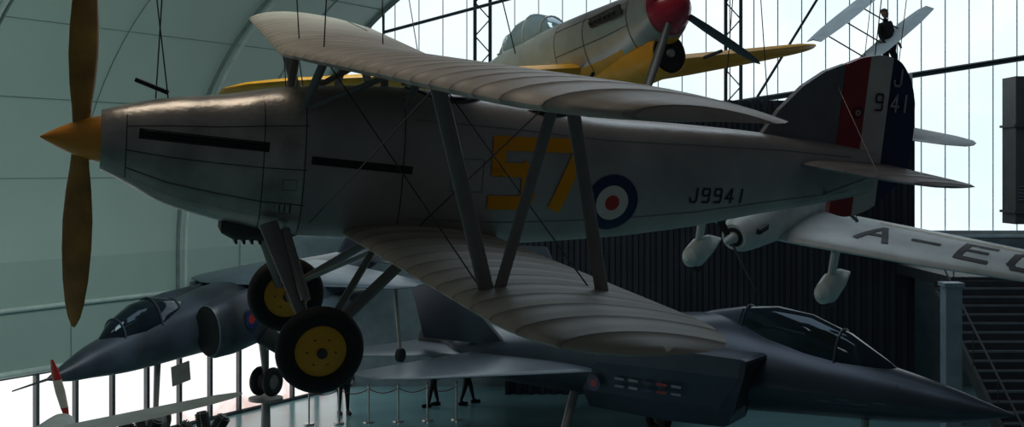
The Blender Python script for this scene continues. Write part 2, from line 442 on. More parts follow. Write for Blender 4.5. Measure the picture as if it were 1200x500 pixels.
M['fred']=mat('spinner_red',(.50,.02,.05),.3,0,.1,3,0,40,.5,.4)
g.build('spinner',[M['fred']],F)
g = G()
g.loft([sring(.55,0,-.62,.30,.30,.28,2.2,32),sring(.62,0,-.62,.34,.33,.31,2.2,32),sring(1.2,0,-.60,.37,.33,.34,2.2,32),sring(2.6,0,-.45,.3,.3,.3,2.2,32)],0)
g.lathe([(0,.25),(-.005,.28),(.02,.29)],(.545,0,-.62),'x',28,1); g.lathe([(0,.26),(.01,.26)],(.53,0,-.62),'x',28,1); g.lathe([(0,.06),(.06,.07)],(.49,0,-.62),'x',16,2)
g.build('chin_radiator',[M['yellow'],M['dark'],M['fsil']],F)
g = G()
for k in range(4):
    a = rad(33+90*k); u=Vector((0,math.cos(a),math.sin(a))); w=Vector((0,-math.sin(a),math.cos(a))); X=Vector((1,0,0)); R=[]
    for r,c,t in ((.3,.10,.05),(.6,.13,.03),(1.0,.14,.02),(1.4,.12,.014),(1.62,.07,.01),(1.7,.02,.005)):
        d=(w*.6+X*.8); e2=(X*.6-w*.8)
        R.append([Vector((.25,0,0))+u*r+d*c/2*math.cos(q)+e2*t*math.sin(q) for q in [2*math.pi*j/12 for j in range(12)]])
    g.loft(R,0)
M['blade']=mat('blade_grey',(.12,.15,.17),.4,.3); g.build('propeller',[M['blade']],F)
g = G()
def ws(S,dz): 
    return [(-y,x,z,c) for y,x,z,c in S[1:]][::-1]+S
g.wing(ws([(0,2.2,-.42,2.6),(1.5,2.25,-.38,2.4),(3.5,2.5,-.28,1.9),(5.0,2.8,-.18,1.35),(5.5,3.0,-.15,.95),(5.75,3.3,-.13,.35)],0),0,12,.12,.01)
g.build('wing',[M['yellow'],M['ink']],F,True,50)
g = G()
for s in (1,-1): 
    g.tube((1.9,2.2*s,-.36),(2.5,2.2*s,-.36),.03,.03,0,8)
    for i in range(6): g.tube((1.0+i*.12,.40*s,.18-i*.004),(1.06+i*.12,.53*s,.15),.035,.03,0,8)
    g.box((1.3,.47*s,.17),(.82,.03,.14),0)
g.build('exhausts_and_cannon',[M['line']],F)
g = G(); g.loft([sring(x,0,.42,w,h,.1,2,24) for x,w,h in ((3.1,.1,.05),(3.4,.26,.30),(3.8,.32,.46),(4.3,.32,.46),(4.8,.24,.3),(5.3,.08,.06))],0)
g.build('bubble_canopy',[M['glass']],F,True,60)
g=G()
for x,w,h in ((3.42,.275,.315),(3.9,.33,.475),(4.7,.27,.35)):
    R=sring(x,0,.42,w,h,.1,2,24)
    for a,b in zip(R[:12],R[1:13]): g.tube(a,b,.015,.015,0,6)
g.tube((3.1,-.2,.45),(4.9,-.26,.45),.015,.015,0,6); g.tube((3.1,.2,.45),(4.9,.26,.45),.015,.015,0,6)
g.build('canopy_frame',[M['fsil']],F)
g=G(); g.plate([(8.0,.2),(8.5,.9),(8.9,1.35),(9.3,1.45),(9.6,1.2),(9.75,.6),(9.6,.0),(9.2,-.05)],0,.08,0)
g.wing(ws([(0,8.0,.12,1.3),(1.2,8.3,.12,.9),(1.8,8.6,.12,.5),(1.95,8.8,.12,.15)],0),1,10,.08,0)
g.build('tail',[M['fsil'],M['yellow']],F,True,40)
g=G()
for p,q in (((2.8,-1.2,0),(2.8,-1.6,5)),((2.8,1.2,0),(2.8,1.6,5)),((8.4,0,.4),(8.4,0,5))): g.tube(p,q,.010,.010,0,6)
g.build('suspension_cables',[M['cable']],F)

# ============================================================ WHITE MONOPLANE
W = empty('white_monoplane',(3.34,18.0,H-1.0),51.7,-14,12)
M['wpaint']=mat('white_gloss',(.56,.62,.63),.4,0,.12)
M['ocre']=mat('trim_yellow',(.55,.42,.12),.5)
g=G(); KW=[(.0,0,.20,.2,.2,2),(.12,0,.27,.27,.27,2),(.7,0,.32,.32,.36,2.2),(1.5,0,.38,.5,.42,2.4),(2.6,0,.38,.55,.42,2.4),(4.5,0,.25,.3,.28,2.3),(7.3,.05,.06,.12,.1,2)]
g.loft([sring(i*7.3/40,0,*hermite(KW,i*7.3/40),32) for i in range(41)],0)
g.lathe([(-.015,.15),(.0,.15)],(0,0,0),'x',24,1)
g.lathe([(-.3,.01),(-.2,.06),(-.02,.09)],(0,0,0),'x',20,0)
for k in range(2):
    a=rad(55+180*k); u=Vector((0,math.cos(a),math.sin(a))); w=Vector((0,-math.sin(a),math.cos(a)))
    g.loft([[Vector((-.12,0,0))+u*r+(w*.8+Vector((.6,0,0)))*c*math.cos(q)+Vector((.8,0,0))*.012*math.sin(q) for q in [2*math.pi*j/10 for j in range(10)]] for r,c in ((.05,.04),(.35,.06),(.7,.05),(.85,.02))],1)
for s in (1,-1): g.box((.35,.3*s,.1),(.3,.06,.08),1)
g.loft([sring(x,0,.42,w,h,.1,2.4,20) for x,w,h in ((1.2,.2,.02),(1.5,.3,.26),(2.2,.32,.3),(3.0,.2,.05))],2)
g.build('fuselage',[M['wpaint'],M['dark'],M['tglass']],W)
WS_=[(0,1.0,-.28,1.75),(.5,1.0,-.26,1.75),(2.5,1.1,-.15,1.55),(4.2,1.3,-.05,1.2),(4.8,1.45,-.02,.8),(5.0,1.65,-.01,.35)]
g=G(); g.wing(ws(WS_,0),0,14,.13,.02)
g.build('wing',[M['wpaint']],W,True,60)
g=G()
def wf(x,y):
    t=abs(x); xl,z,c=1.45,-.02,.8
    for a,b in zip(WS_[:-1],WS_[1:]):
        if a[0]<=t<=b[0]:
            k=(t-a[0])/(b[0]-a[0]); xl=a[1]+k*(b[1]-a[1]); z=a[2]+k*(b[2]-a[2]); c=a[3]+k*(b[3]-a[3]); break
    fr=min(.97,max(.03,(y-xl)/c))
    return (y,-t, z+5*.13*(.2969*math.sqrt(fr)-.126*fr-.3516*fr*fr+.2843*fr**3-.1036*fr**4)*c+.02*4*fr*(1-fr)*c+.012)
for i,c in enumerate('A-EG'):
    y0=1.35+i*.74
    for pl in GLY[c]:
        stroke(g,[(y0+px*.48, 1.42+pz*.62) for px,pz in pl],.10,wf,0,.04)
stroke(g,[(1.4,2.38),(4.0,2.22)],.05,wf,1,.05)
g.build('registration_letters',[M['ink'],M['ocre']],W,False)
g=G()
for s in (1,-1):
    y=1.15*s
    g.loft([sring(x,y,-.90,w,h,h2,2,20) for x,w,h,h2 in ((.72,.03,.03,.03),(.82,.13,.18,.16),(1.1,.17,.26,.24),(1.5,.12,.2,.14),(1.9,.02,.03,.03))],0)
    g.tube((1.2,y,-.3),(1.1,y,-.85),.12,.1,0,12,.5)
    g.lathe([(-.06,.17),(.06,.17)],(1.08,y,-1.05),'y',20,1)
g.build('spatted_wheels',[M['wpaint'],M['rubber']],W)
g=G(); g.plate([(6.2,.1),(6.6,.95),(6.9,1.25),(7.25,1.2),(7.5,.6),(7.5,.0)],0,.08,0)
g.wing(ws([(0,6.4,.1,1.0),(1.0,6.6,.1,.75),(1.35,6.75,.1,.5),(1.45,6.9,.1,.2)],0),0,10,.08,0)
g.build('tail',[M['wpaint']],W,True,40)
g=G()
for p,q in (((1.8,-1.2,0),(1.8,-1.2,6.5)),((1.8,1.2,0),(1.8,1.2,6.5)),((6.5,0,.4),(6.5,0,6))): g.tube(p,q,.008,.008,0,6)
g.build('suspension_cables',[M['cable']],W)

# ============================================================ JUMP JET (left)
J = empty('jump_jet',(-8.56,22.0,2.75),64.5,-6,0,.9)
M['camo']=mat('camouflage_grey',(.035,.045,.065),.4,.1,.75,.8)
M['jlight']=mat('light_grey_paint',(.11,.15,.19),.4,.1,.2)
g=G(); KJ=[(0,-.1,.03,.03,.03,2),(.5,-.08,.2,.18,.2,2),(1.2,-.02,.34,.34,.36,2),(2.2,0,.46,.50,.52,2),(3.6,.05,.58,.62,.66,2.1),(5,.1,.75,.72,.75,2.4),(7.5,.12,.85,.78,.75,2.5),(10,.15,.6,.62,.5,2.3),(12.5,.3,.28,.34,.25,2),(13.8,.38,.08,.1,.08,2)]
g.loft([sring(i*13.8/70,0,*hermite(KJ,i*13.8/70),36) for i in range(71)],0)
g.tube((-.9,0,-.1),(.05,0,-.1),.015,.03,0,8)
g.build('fuselage',[M['camo']],J)
g=G()
for s in (1,-1):
    R=[sring(x,s*yc,.05,w,h,h,2.1,30) for x,yc,w,h in ((3.95,.88,.36,.60),(4.05,.90,.42,.66),(4.6,.92,.45,.70),(5.8,.85,.42,.68),(7.4,.6,.35,.6))]
    g.loft(R,0); g.loft([sring(3.94,s*.88,.05,.34,.57,.57,2.1,30),sring(3.935,s*.88,.05,.33,.56,.56,2.1,30)],1)
    g.loft([sring(3.955,s*.88,.05,.37,.61,.61,2.1,30),sring(3.93,s*.88,.05,.355,.59,.59,2.1,30)],4,False)
    g.tube((5.6,s*1.1,-.35),(6.0,s*1.35,-.75),.26,.22,1,16); g.tube((8.0,s*.95,-.3),(8.4,s*1.15,-.7),.24,.2,1,16)
    disc(g,4.95,.15,.0,.12,lambda x,z:(x,s*1.378,z),2); disc(g,4.95,.15,.12,.24,lambda x,z:(x,s*1.377,z),3)
g.build('air_intakes',[M['camo'],M['dark'],M['red'],M['blue'],M['jlight']],J)
g=G(); g.loft([sring(x,0,.32,w,h,.1,2,24) for x,w,h in ((1.5,.08,.06),(1.9,.28,.38),(2.5,.38,.62),(3.1,.40,.66),(3.7,.36,.52),(4.4,.15,.3))],0)
g.build('canopy',[M['tglass']],J,True,60)
g=G()
for x,w,h in ((1.95,.31,.41),(3.0,.41,.67),(3.75,.36,.51)):
    R=sring(x,0,.32,w,h,.1,2,24)
    for a,b in zip(R[:12],R[1:13]): g.tube(a,b,.025,.025,0,6)
g.build('canopy_frame',[M['camo']],J)
g=G()
S=[(0,5.6,.80,3.6),(.8,5.8,.78,3.4),(2.4,7.4,.48,2.0),(3.3,8.3,.30,1.2),(3.6,8.8,.25,.5)]
g.wing(ws(S,0),1,12,.08,0)
S=[(0,11.6,.35,1.5),(1.0,12.2,.15,1.0),(1.9,12.8,-.05,.5)]
g.wing(ws(S,0),0,10,.06,0)
g.plate([(10.6,.6),(11.9,1.6),(12.4,1.95),(13.1,1.95),(13.5,1.3),(13.6,.5)],0,.1,0)
g.build('wings_and_tail',[M['camo'],M['jlight']],J,True,40)
g=G()
for s in (1,-1):
    g.loft([sring(x,s*2.0,.0,r,r,r,2,20) for x,r in ((5.2,.02),(5.6,.13),(6.3,.24),(7.6,.26),(9.0,.18),(9.8,.03))],0)
    g.box((7.4,s*2.0,.3),(1.2,.07,.5),0)
    g.tube((8.8,s*3.0,.3),(8.9,s*3.0,-1.5),.06,.04,1,10); g.lathe([(-.06,.18),(.06,.18)],(8.9,s*3.0,-1.6),'y',18,2)
g.tube((3.2,0,-.5),(3.0,0,-1.75),.08,.06,1,12); wheel(g,(3.0,-.14,-1.85),.32,.08,2,1,1); 
g.box((3.6,-.3,-.9),(.6,.03,.45),1)
g.tube((7.0,0,-.5),(7.1,0,-1.9),.1,.08,1,12); wheel(g,(7.1,-.2,-2.05),.38,.1,2,1,1); wheel(g,(7.1,.2,-2.05),.38,.1,2,1,1)
g.build('undercarriage_and_tanks',[M['jlight'],M['strut'],M['rubber']],J)
st=G()
for (x,y,zt) in ((-7.3,24.6,1.05),(-5.75,27.9,1.15)):
    st.tube((x,y,0),(x,y,.12),.5,.5,0,24); st.tube((x,y,.12),(x,y,zt),.12,.10,0,16); st.tube((x,y,zt),(x,y,zt+.06),.4,.4,0,20)
adopt(st.build('display_stand_legs',[M['strut']],None), J)

# ============================================================ STEALTH JET (right)
S5 = empty('stealth_jet',(9.25,22.0,2.0),138.7,0,0)
M['stealth']=mat('stealth_grey',(.055,.068,.095),.33,.35,.18,1.2)
M['stealth_edge']=mat('stealth_edge',(.13,.165,.20),.35,.3,.1)
g=G(); KS=[(0,0,.015,.015,.015,1.7),(.4,0,.17,.14,.13,1.7),(1.2,.02,.42,.36,.32,1.65),(2.4,.06,.70,.60,.50,1.7),(3.6,.1,.92,.78,.60,1.8),(4.8,.12,1.1,1.0,.68,1.9),(6.2,.12,1.5,1.28,.75,1.9),(8,.1,1.8,1.15,.8,2.0),(11,.05,1.75,.85,.75,2.2),(13,0,1.35,.65,.65,2.1),(14.2,0,.62,.58,.58,2.0),(15.2,0,.48,.48,.48,2)]
g.loft([sring(i*15.2/80,0,*hermite(KS,i*15.2/80),48) for i in range(81)],0,True,True,lambda a,b: 1 if (a.x+b.x)/2>14.2 else 0)
g.build('fuselage',[M['stealth'],M['line']],S5,True,45)
g=G()
for s in (1,-1):
    def ir(x,o,w,h):
        P=[(o+w,.35*h),(o+w*.75,h*.75),(o-w,h*.8),(o-w*.9,-h*.75),(o+w*.45,-h*.85),(o+w*.8,-h*.4)]
        return [Vector((x - (.35 if pz>0 else -.15), s*py, pz+.05)) for py,pz in P]
    g.loft([ir(5.0,1.25,.5,.85),ir(5.1,1.27,.53,.9),ir(6.5,1.3,.62,.95),ir(8.5,1.25,.7,.9)],0)
    g.loft([ir(4.99,1.25,.45,.8),ir(4.98,1.25,.44,.79)],1)
g.build('air_intakes',[M['stealth'],M['dark']],S5,False)
g=G(); g.loft([sring(x,0,.30,w,h,.3,2,30) for x,w,h in ((1.9,.06,.10),(2.5,.32,.50),(3.2,.48,.92),(4.0,.56,1.24),(4.8,.57,1.36),(5.6,.52,1.30),(6.4,.42,1.16),(7.6,.2,.8))],0,True,True,lambda a,b:1 if (a.x+b.x)/2>5.5 else 0)
g.build('canopy',[M['tglass'],M['stealth']],S5,True,60)
g=G()
for x,w,h in ((3.35,.51,.99),(5.5,.535,1.325)):
    R=sring(x,0,.30,w,h,.3,2,30)
    for a,b in zip(R[:15],R[1:16]): g.tube(a,b,.03,.03,0,6)
g.build('canopy_frame',[M['stealth']],S5)
g=G()
g.wing(ws([(0,7.4,.1,5.0),(1.6,8.1,.12,4.2),(5.0,10.7,.08,1.7),(5.4,11.2,.08,1.0)],0),0,12,.045,0)
g.wing(ws([(0,12.0,.0,3.4),(1.3,12.5,.0,2.9),(3.2,14.2,.0,1.5),(3.45,14.6,.0,.8)],0),0,10,.04,0)
g.build('wings',[M['stealth_edge']],S5,True,40)
for s in (1,-1):
    g=G(); g.plate([(11.2,.35),(13.0,2.45),(13.9,2.45),(14.0,.3)],s*1.3,.1,0,s*.36)
    g.build('tail_fin_%d'%(1 if s>0 else 2),[M['stealth']],S5,False)
g=G()
def fs(x,z):
    zm,hw,ht,hb,e=hermite(KS,x); h=ht if z>zm else hb; q=min(.98,abs((z-zm)/h)); return (x,hw*(1-q**e)**(1/e)+.008,z)
for i in range(4): stroke(g,[(2.2+.35*i,.02-.06*(i%2)),(2.4+.35*i,.02-.06*(i%2))],.025,fs,0,.05)
stroke(g,[(1.1,.05),(1.1,.28)],.012,fs,1,.05); stroke(g,[(2.05,.0),(2.05,.4)],.012,fs,1,.05); stroke(g,[(2.6,-.1),(3.6,-.12),(3.6,-.35)],.012,fs,1,.05)
g.build('markings',[M['stealth_edge'],M['line']],S5,False)
g=G()
for i in range(10): g.box((6.1+(i%5)*.36,1.955,.06-.16*(i//5)),(.24,.02,.05),[0,1,2,0,3][i%5])
disc(g,8.2,-.1,0,.08,lambda x,z:(x,2.01,z),1); disc(g,8.2,-.1,.08,.17,lambda x,z:(x,2.01,z),2)
g.build('badges',[M['stealth_edge'],M['red'],M['blue'],M['jlight']],S5,False)
g=G()
g.tube((2.9,0,-.4),(2.9,0,-1.7),.08,.07,0,12); wheel(g,(2.9,0,-1.70),.29,.09,1,0,0)
for s in (1,-1): g.tube((9.2,s*1.4,-.5),(9.2,s*1.9,-1.6),.11,.09,0,12); wheel(g,(9.2,s*1.95,-1.62),.37,.12,1,0,0)
g.build('undercarriage',[M['strut'],M['rubber']],S5)

# ============================================================ LIGHT AIRCRAFT low left
A = empty('light_aircraft',(-6.72,18.0,2.72),-84,0,9)
M['apaint']=mat('faded_white',(.32,.34,.34),.45,0,.15)
g=G(); KA=[(.0,0,.12,.12,.12,2),(.3,-.02,.22,.20,.3,2.1),(1.2,-.05,.32,.22,.4,2.4),(2.5,-.05,.34,.22,.36,2.4),(5.2,0,.06,.1,.1,2)]
g.loft([sring(i*5.2/40,0,*hermite(KA,i*5.2/40),28) for i in range(41)],0)
g.wing(ws([(0,.75,.05,1.0),(1.5,.8,.1,.9),(2.4,.9,.14,.7),(2.7,1.0,.15,.45),(2.8,1.1,.15,.2)],0),0,12,.08,.02)
g.plate([(4.4,.05),(4.9,.6),(5.3,.6),(5.4,0)],0,.06,0)
g.wing(ws([(0,4.5,.05,.8),(.9,4.7,.05,.5),(1.05,4.8,.05,.2)],0),0,8,.08,0)
g.build('airframe',[M['apaint']],A,True,45)
g=G()
for s in (1,-1):
    R=[]
    for r,c in ((.05,.08),(.2,.13),(.45,.16),(.62,.15),(.63,.15),(.8,.12),(.95,.05)):
        R.append([Vector((-.1+.02*math.sin(q)+.02*math.cos(q),c/2*math.cos(q)-.09*s*r, s*r)) for q in [2*math.pi*k/12 for k in range(12)]])
    g.loft(R,0,True,True,lambda a,b: 1 if abs(a.z+b.z)/2>.63 or abs(a.z+b.z)/2<.2 else 0)
g.lathe([(-.22,.01),(-.15,.06),(0,.1)],(0,0,0),'x',16,1)
g.build('propeller',[M['white'],M['redb']],A)
st=G(); st.tube((-6.6,16.6,0),(-6.6,16.6,.1),.6,.6,0,24); st.tube((-6.6,16.6,.1),(-6.6,16.6,2.38),.12,.1,0,16)
adopt(st.build('display_stand_leg',[M['strut']],None), A)

def radial(name, loc, yaw):
    E = empty(name,loc,yaw,0,0)
    g=G(); g.lathe([(-.35,.05),(-.33,.12),(-.2,.16),(-.15,.27),(.2,.3),(.45,.22)],(0,0,0),'x',24,0)
    for k in range(9):
        a=2*math.pi*k/9; u=Vector((0,math.cos(a),math.sin(a)))
        g.tube(u*.25,u*.58,.085,.085,0,12)
        for j in range(8): g.tube(u*(.30+j*.034),u*(.313+j*.034),.12,.12,0,14)
        g.tube(u*.25+Vector((-.12,0,0)),u*.6+Vector((-.09,0,0)),.014,.014,1,6)
    z=loc[2]
    g.tube((0,0,-.3),(0,0,-z+.15),.08,.08,1,12); g.tube((0,0,-z),(0,0,-z+.15),.4,.35,1,20)
    g.build('cylinders',[M['line'],M['strut']],E)
radial('radial_engine',(-5.1,20.0,1.9),90)
radial('radial_engine',(-6.35,20.6,1.75),70)

# ============================================================ GLIDER with pilot
HG = empty('glider',(7.55,24.0,H+2.85),-58,0,0)
g=G()
for k,(zo,xo,yo) in enumerate(((.30,-.35,-.75),(-.15,.15,.0))):
    R=[]
    for t in (-1,-.9,-.5,0,.5,.9,1):
        c=.60*(1-.35*abs(t)**3); y=yo+.98*t
        R.append([Vector((xo-c/2,y,zo+.62*t)),Vector((xo,y,zo+.62*t+.05)),Vector((xo+c/2,y,zo+.62*t-.03)),Vector((xo,y,zo+.62*t+.02))])
    g.loft(R,0)
for t in (-.8,-.3,.2): g.tube((-.35,t-.5,.30+.62*t),(.15,t,-.15+.62*t),.014,.014,1,6)
M['sail']=mat('sail_cloth',(.42,.49,.52),.6)
g.build('wings',[M['sail'],M['cable']],HG,False)
def figure(name, joints, edges, mats, parent, mfun=None, sub=2):
    me=bpy.data.meshes.new(name); me.from_pydata([j[0] for j in joints],edges,[]); 
    ob=bpy.data.objects.new(name,me); sc.collection.objects.link(ob); ob.parent=parent
    sk=ob.modifiers.new('skin','SKIN'); sk.use_smooth_shade=True
    for i,j in enumerate(joints): me.skin_vertices[0].data[i].radius=(j[1],j[1]*(j[2] if len(j)>2 else 1)); 
    me.skin_vertices[0].data[0].use_root=True
    s=ob.modifiers.new('sub','SUBSURF'); s.levels=sub; s.render_levels=sub
    for m in mats: me.materials.append(m)
    return ob
M['cloth_dark']=mat('dark_clothing',(.02,.02,.025),.8)
M['cloth_b']=mat('blue_clothing',(.05,.08,.13),.8)
M['skin']=mat('skin_tone',(.35,.2,.14),.5)
M['hair']=mat('dark_hair',(.03,.02,.015),.7)
def person(name, loc, yaw, top, stride=.12, k=1.0):
    e = empty(name, loc, yaw, 0, 0, k)
    a=stride
    legs=[((0,0,.93),.15),((-.02,.10,.88),.11),((a*.6,.10,.50),.068),((a,.10,.10),.042),((a+.16,.11,.04),.04),
          ((-.02,-.10,.88),.11),((-a*.4,-.10,.50),.068),((-a,-.10,.10),.042),((-a+.16,-.11,.04),.04)]
    figure('trousers',legs,[(0,1),(1,2),(2,3),(3,4),(0,5),(5,6),(6,7),(7,8)],[M['cloth_dark']],e)
    up=[((0,0,.95),.14,1.1),((0,0,1.15),.14,1.1),((.01,0,1.36),.155,1.15),((0,0,1.46),.07),((.02,0,1.56),.05),
        ((0,.19,1.41),.06),((-.02,.25,1.13),.045),((.1,.26,.90),.033),((0,-.19,1.41),.06),((.0,-.25,1.13),.045),((.14,-.24,.92),.033)]
    figure('jacket',up,[(0,1),(1,2),(2,3),(3,4),(2,5),(5,6),(6,7),(2,8),(8,9),(9,10)],[top],e)
    g=G(); R=[]
    for t,w,d,o in ((-.12,.03,.035,.03),(-.10,.055,.06,.025),(-.05,.068,.08,.01),(0,.075,.092,0),(.05,.076,.095,-.005),(.09,.065,.08,-.01),(.115,.035,.045,-.01),(.122,.005,.005,-.01)):
        R.append([Vector((.02+o+d*math.cos(q),w*math.sin(q),1.66+t)) for q in [2*math.pi*i/20 for i in range(20)]])
    g.loft(R,0,True,True,lambda p,q: 1 if ((p.z+q.z)/2>1.70 or ((p.x+q.x)/2<-.01 and (p.z+q.z)/2>1.60)) else 0)
    g.tube((.105,0,1.69),(.135,0,1.64),.008,.016,0,8)
    for s in (1,-1):
        g.tube((.01,s*.072,1.66),(.01,s*.088,1.665),.025,.022,0,10); g.lathe([(-.006,.004),(0,.011),(.006,.004)],(.108,s*.03,1.67),'x',8,2)
        hx,hy,hz=(.1,.26,.90) if s>0 else (.14,-.24,.92)
        g.tube((hx,hy,hz),(hx+.03,hy,hz-.09),.034,.036,0,10,.5)
        for f_ in range(4): g.tube((hx+.005+.018*f_,hy,hz-.08),(hx+.03+.018*f_,hy-.005*s,hz-.155+abs(f_-1.3)*.008),.009,.007,0,6)
        g.tube((hx+.05,hy,hz-.04),(hx+.08,hy-.01*s,hz-.09),.01,.008,0,6)
        g.loft([sring(x,s*.105,.045,w,.05,.045,2.4,14) for x,w in ((( a if s>0 else -a)-.07,.03),((a if s>0 else -a),.045),((a if s>0 else -a)+.12,.048),((a if s>0 else -a)+.2,.025))],3)
    g.tube((.118,-.022,1.605),(.118,.022,1.605),.006,.006,2,6)
    g.build('head_and_hands',[M['skin'],M['hair'],M['ink'],M['rubber']],e)
    return e
pe = person('pilot',(0,0,0),0,M['cloth_dark'],.1,.72)
pe.parent=HG; pe.matrix_local=Matrix.Translation((.1,.05,-1.05))@Matrix.Rotation(rad(12),4,'X')@Matrix.Scale(.82,4)
g=G(); g.tube((0,0,0),(0,0,3.5),.010,.010,0,6); g.tube((-.35,-.2,.75),(-.3,.2,3.5),.008,.008,0,6); g.tube((.1,-.8,-.7),(0,0,3.5),.008,.008,0,6)
g.build('suspension_cables',[M['cable']],HG)
person('person',(-2.17,33.0,0),200,M['cloth_b'],.16)
person('person.001',(-1.25,33.3,0),20,M['cloth_dark'],.22)
person('person.002',(-4.5,31.9,0),-60,M['cloth_b'],.05)
g=G()
for i in range(6):
    x=-5.2+i*.75; y=30.6+.12*i
    g.tube((x,y,0),(x,y,.04),.14,.13,0,16); g.tube((x,y,.04),(x,y,.95),.022,.022,0,10); g.lathe([(0,.02),(.03,.035),(.06,.01)],(x,y,.95),'z',12,0)
    if i<5:
        P=[Vector((x+.75*t,y+.12*t,.88-.5*t*(1-t))) for t in [j/8 for j in range(9)]]
        for p,q in zip(P[:-1],P[1:]): g.tube(p,q,.012,.012,1,6)
M['chrome']=mat('stanchion_steel',(.5,.5,.5),.3,.8)
g.build('rope_barrier',[M['chrome'],M['red']],None)

# ============================================================ HALL SHELL
M['floor']=mat('polished_floor',(.22,.42,.45),.2,0,.12,.5)
g=G(); g.box((0,25,-.1),(60,70,.2),0); g.build('floor',[M['floor']],None,False)
O=Vector((-11.3,25.6,0)); D=Vector((.525,.851,0)).normalized(); NI=Vector((.851,-.525,0)).normalized()
def vp(s,u,z): return O+D*s+NI*u+Vector((0,0,z))
Rv=7.6; Zs=4.5
def arc(a): return (Rv-Rv*math.cos(a), Zs+Rv*math.sin(a))
M['vault']=mat('vault_membrane',(.50,.63,.585),.7,0,.06,.3)
M['lowwall']=mat('lower_wall',(.42,.55,.51),.8,0,.06,.3)
M['seam']=mat('vault_seam',(.20,.26,.25),.7); M['pipe']=mat('vault_pipe',(.62,.72,.69),.5)
S0,S1=-26,9.6
def slab(prof,name,mt,th=.15):
    g=G(); R=[]
    outer=[(u-th,z+ (th if i==len(prof)-1 else 0)) for i,(u,z) in enumerate(prof)]
    for s in [S0+(S1-S0)*i/40 for i in range(41)]:
        R.append([vp(s,u,z) for u,z in prof]+[vp(s,u,z) for u,z in outer[::-1]])
    g.loft(R,0); return g.build(name,[mt],None,True,30)
slab([(0,Zs)]+[arc(rad(a)) for a in range(4,93,4)],'ceiling',M['vault'])
wl=slab([(0,2.05),(0,2.6),(0,3.45),(0,Zs)],'wall_left',M['lowwall'])
g=G()
def ribarc(s,r,mi,off=.03):
    P=[vp(s,off,2.1),vp(s,off,Zs)]+[vp(s,Rv-(Rv-off)*math.cos(rad(a)),Zs+(Rv-off)*math.sin(rad(a))) for a in range(4,93,4)]
    for p,q in zip(P[:-1],P[1:]): g.tube(p,q,r,r,mi,8,1,(0,0,1))
for s in (-22,-15,-8): ribarc(s,.05,0)
ribarc(-1.2,.09,1,.12); ribarc(-.95,.03,0); ribarc(5.4,.05,0); ribarc(5.65,.045,1); ribarc(9.55,.07,0)
for s in (-4.5,2.2,7.6): ribarc(s,.012,0,.01)
g.build('trim_1',[M['seam'],M['pipe']],None)
g=G()
for a in (14,28,42,56,70,84):
    u2=Rv-(Rv-.01)*math.cos(rad(a)); z2=Zs+(Rv-.01)*math.sin(rad(a)); g.tube(vp(S0,u2,z2),vp(S1,u2,z2),.008,.008,0,6)
g.build('trim_2',[M['seam']],None)
g=G(); 
for z,r in ((3.45,.05),(2.05,.07)): g.tube(vp(S0,.04,z),vp(S1,.04,z),r,r,0,8)
g.build('trim_3',[M['pipe']],None)
M['winlow']=emis('daylit_street',(.80,.60,.55),(.98,.97,.95),1.1,1.8,(.55,-.12))
M['frame']=mat('window_frame',(.10,.11,.12),.5)
g=G(); g.quad([vp(S0,-.1,.0),vp(S1+3,-.1,.0),vp(S1+3,-.1,2.05),vp(S0,-.1,2.05)],0)
s=S0
while s<S1+3:
    g.box(vp(s,-.03,1.02),(.09,.12,2.05),1,Matrix.Rotation(rad(58.3),3,'Z')); s+=1.05
for z in (.04,1.98): 
    g.tube(vp(S0,-.03,z),vp(S1+3,-.03,z),.05,.05,1,6)
g.build('window_1',[M['winlow'],M['frame']],None,False)
YB=36.
M['glz']=emis('translucent_glazing',(.74,.89,.95),(.88,.98,1.0),1.12,.25)
g=G(); g.quad([(-10,YB,4.6),(24,YB,4.6),(24,YB,14),(-10,YB,14)],0)
x=-10
while x<24: g.box((x,YB-.03,9.3),(.03,.04,9.4),1); x+=.72
g.box((7,YB-.1,4.65),(34,.1,.12),1)
M['mull']=mat('glazing_bar',(.8,.9,.95),.5)
g.build('window_2',[M['glz'],M['mull']],None,False)
g=G(); g.box((7,YB+.2,2.3),(34,.3,4.6),0)
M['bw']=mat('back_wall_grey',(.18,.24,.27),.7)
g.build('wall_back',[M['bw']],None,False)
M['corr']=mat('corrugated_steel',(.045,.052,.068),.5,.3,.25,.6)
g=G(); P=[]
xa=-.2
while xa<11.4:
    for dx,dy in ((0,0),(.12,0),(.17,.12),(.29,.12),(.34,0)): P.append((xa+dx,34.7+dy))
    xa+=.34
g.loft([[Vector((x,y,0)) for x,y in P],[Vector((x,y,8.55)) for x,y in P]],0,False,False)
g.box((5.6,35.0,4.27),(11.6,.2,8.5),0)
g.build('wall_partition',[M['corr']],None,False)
M['steel']=mat('truss_steel',(.04,.06,.08),.5,.3)
g=G()
def truss(x,z0,z1,w=.45,y=35.5):
    g.tube((x,y,z0),(x,y,z1),.055,.055,0,8); g.tube((x+w,y,z0),(x+w,y,z1),.055,.055,0,8)
    z=z0; k=0
    while z<z1-.5:
        g.tube((x if k%2 else x+w,y,z),(x+w if k%2 else x,y,z+.5),.02,.02,0,6); z+=.5;k+=1
truss(-1.1,4,14); truss(6.35,4,14)
g.tube((-3.8,35.4,10.6),(1.2,35.2,11.9),.05,.05,0,8); g.tube((-3.8,35.4,9.8),(-3.8,35.4,14),.03,.03,0,8)
g.tube((6.6,35.3,8.5),(15.6,35.0,9.9),.09,.09,0,8); g.tube((7.2,35.3,8.6),(9.9,35.3,13),.04,.04,0,8)
g.build('roof_truss',[M['steel']],None)
M['stair']=mat('stair_grey',(.06,.065,.075),.6); M['nosing']=mat('stair_nosing',(.20,.24,.28),.5)
M['col']=mat('column_paint',(.30,.40,.46),.5)
g=G()
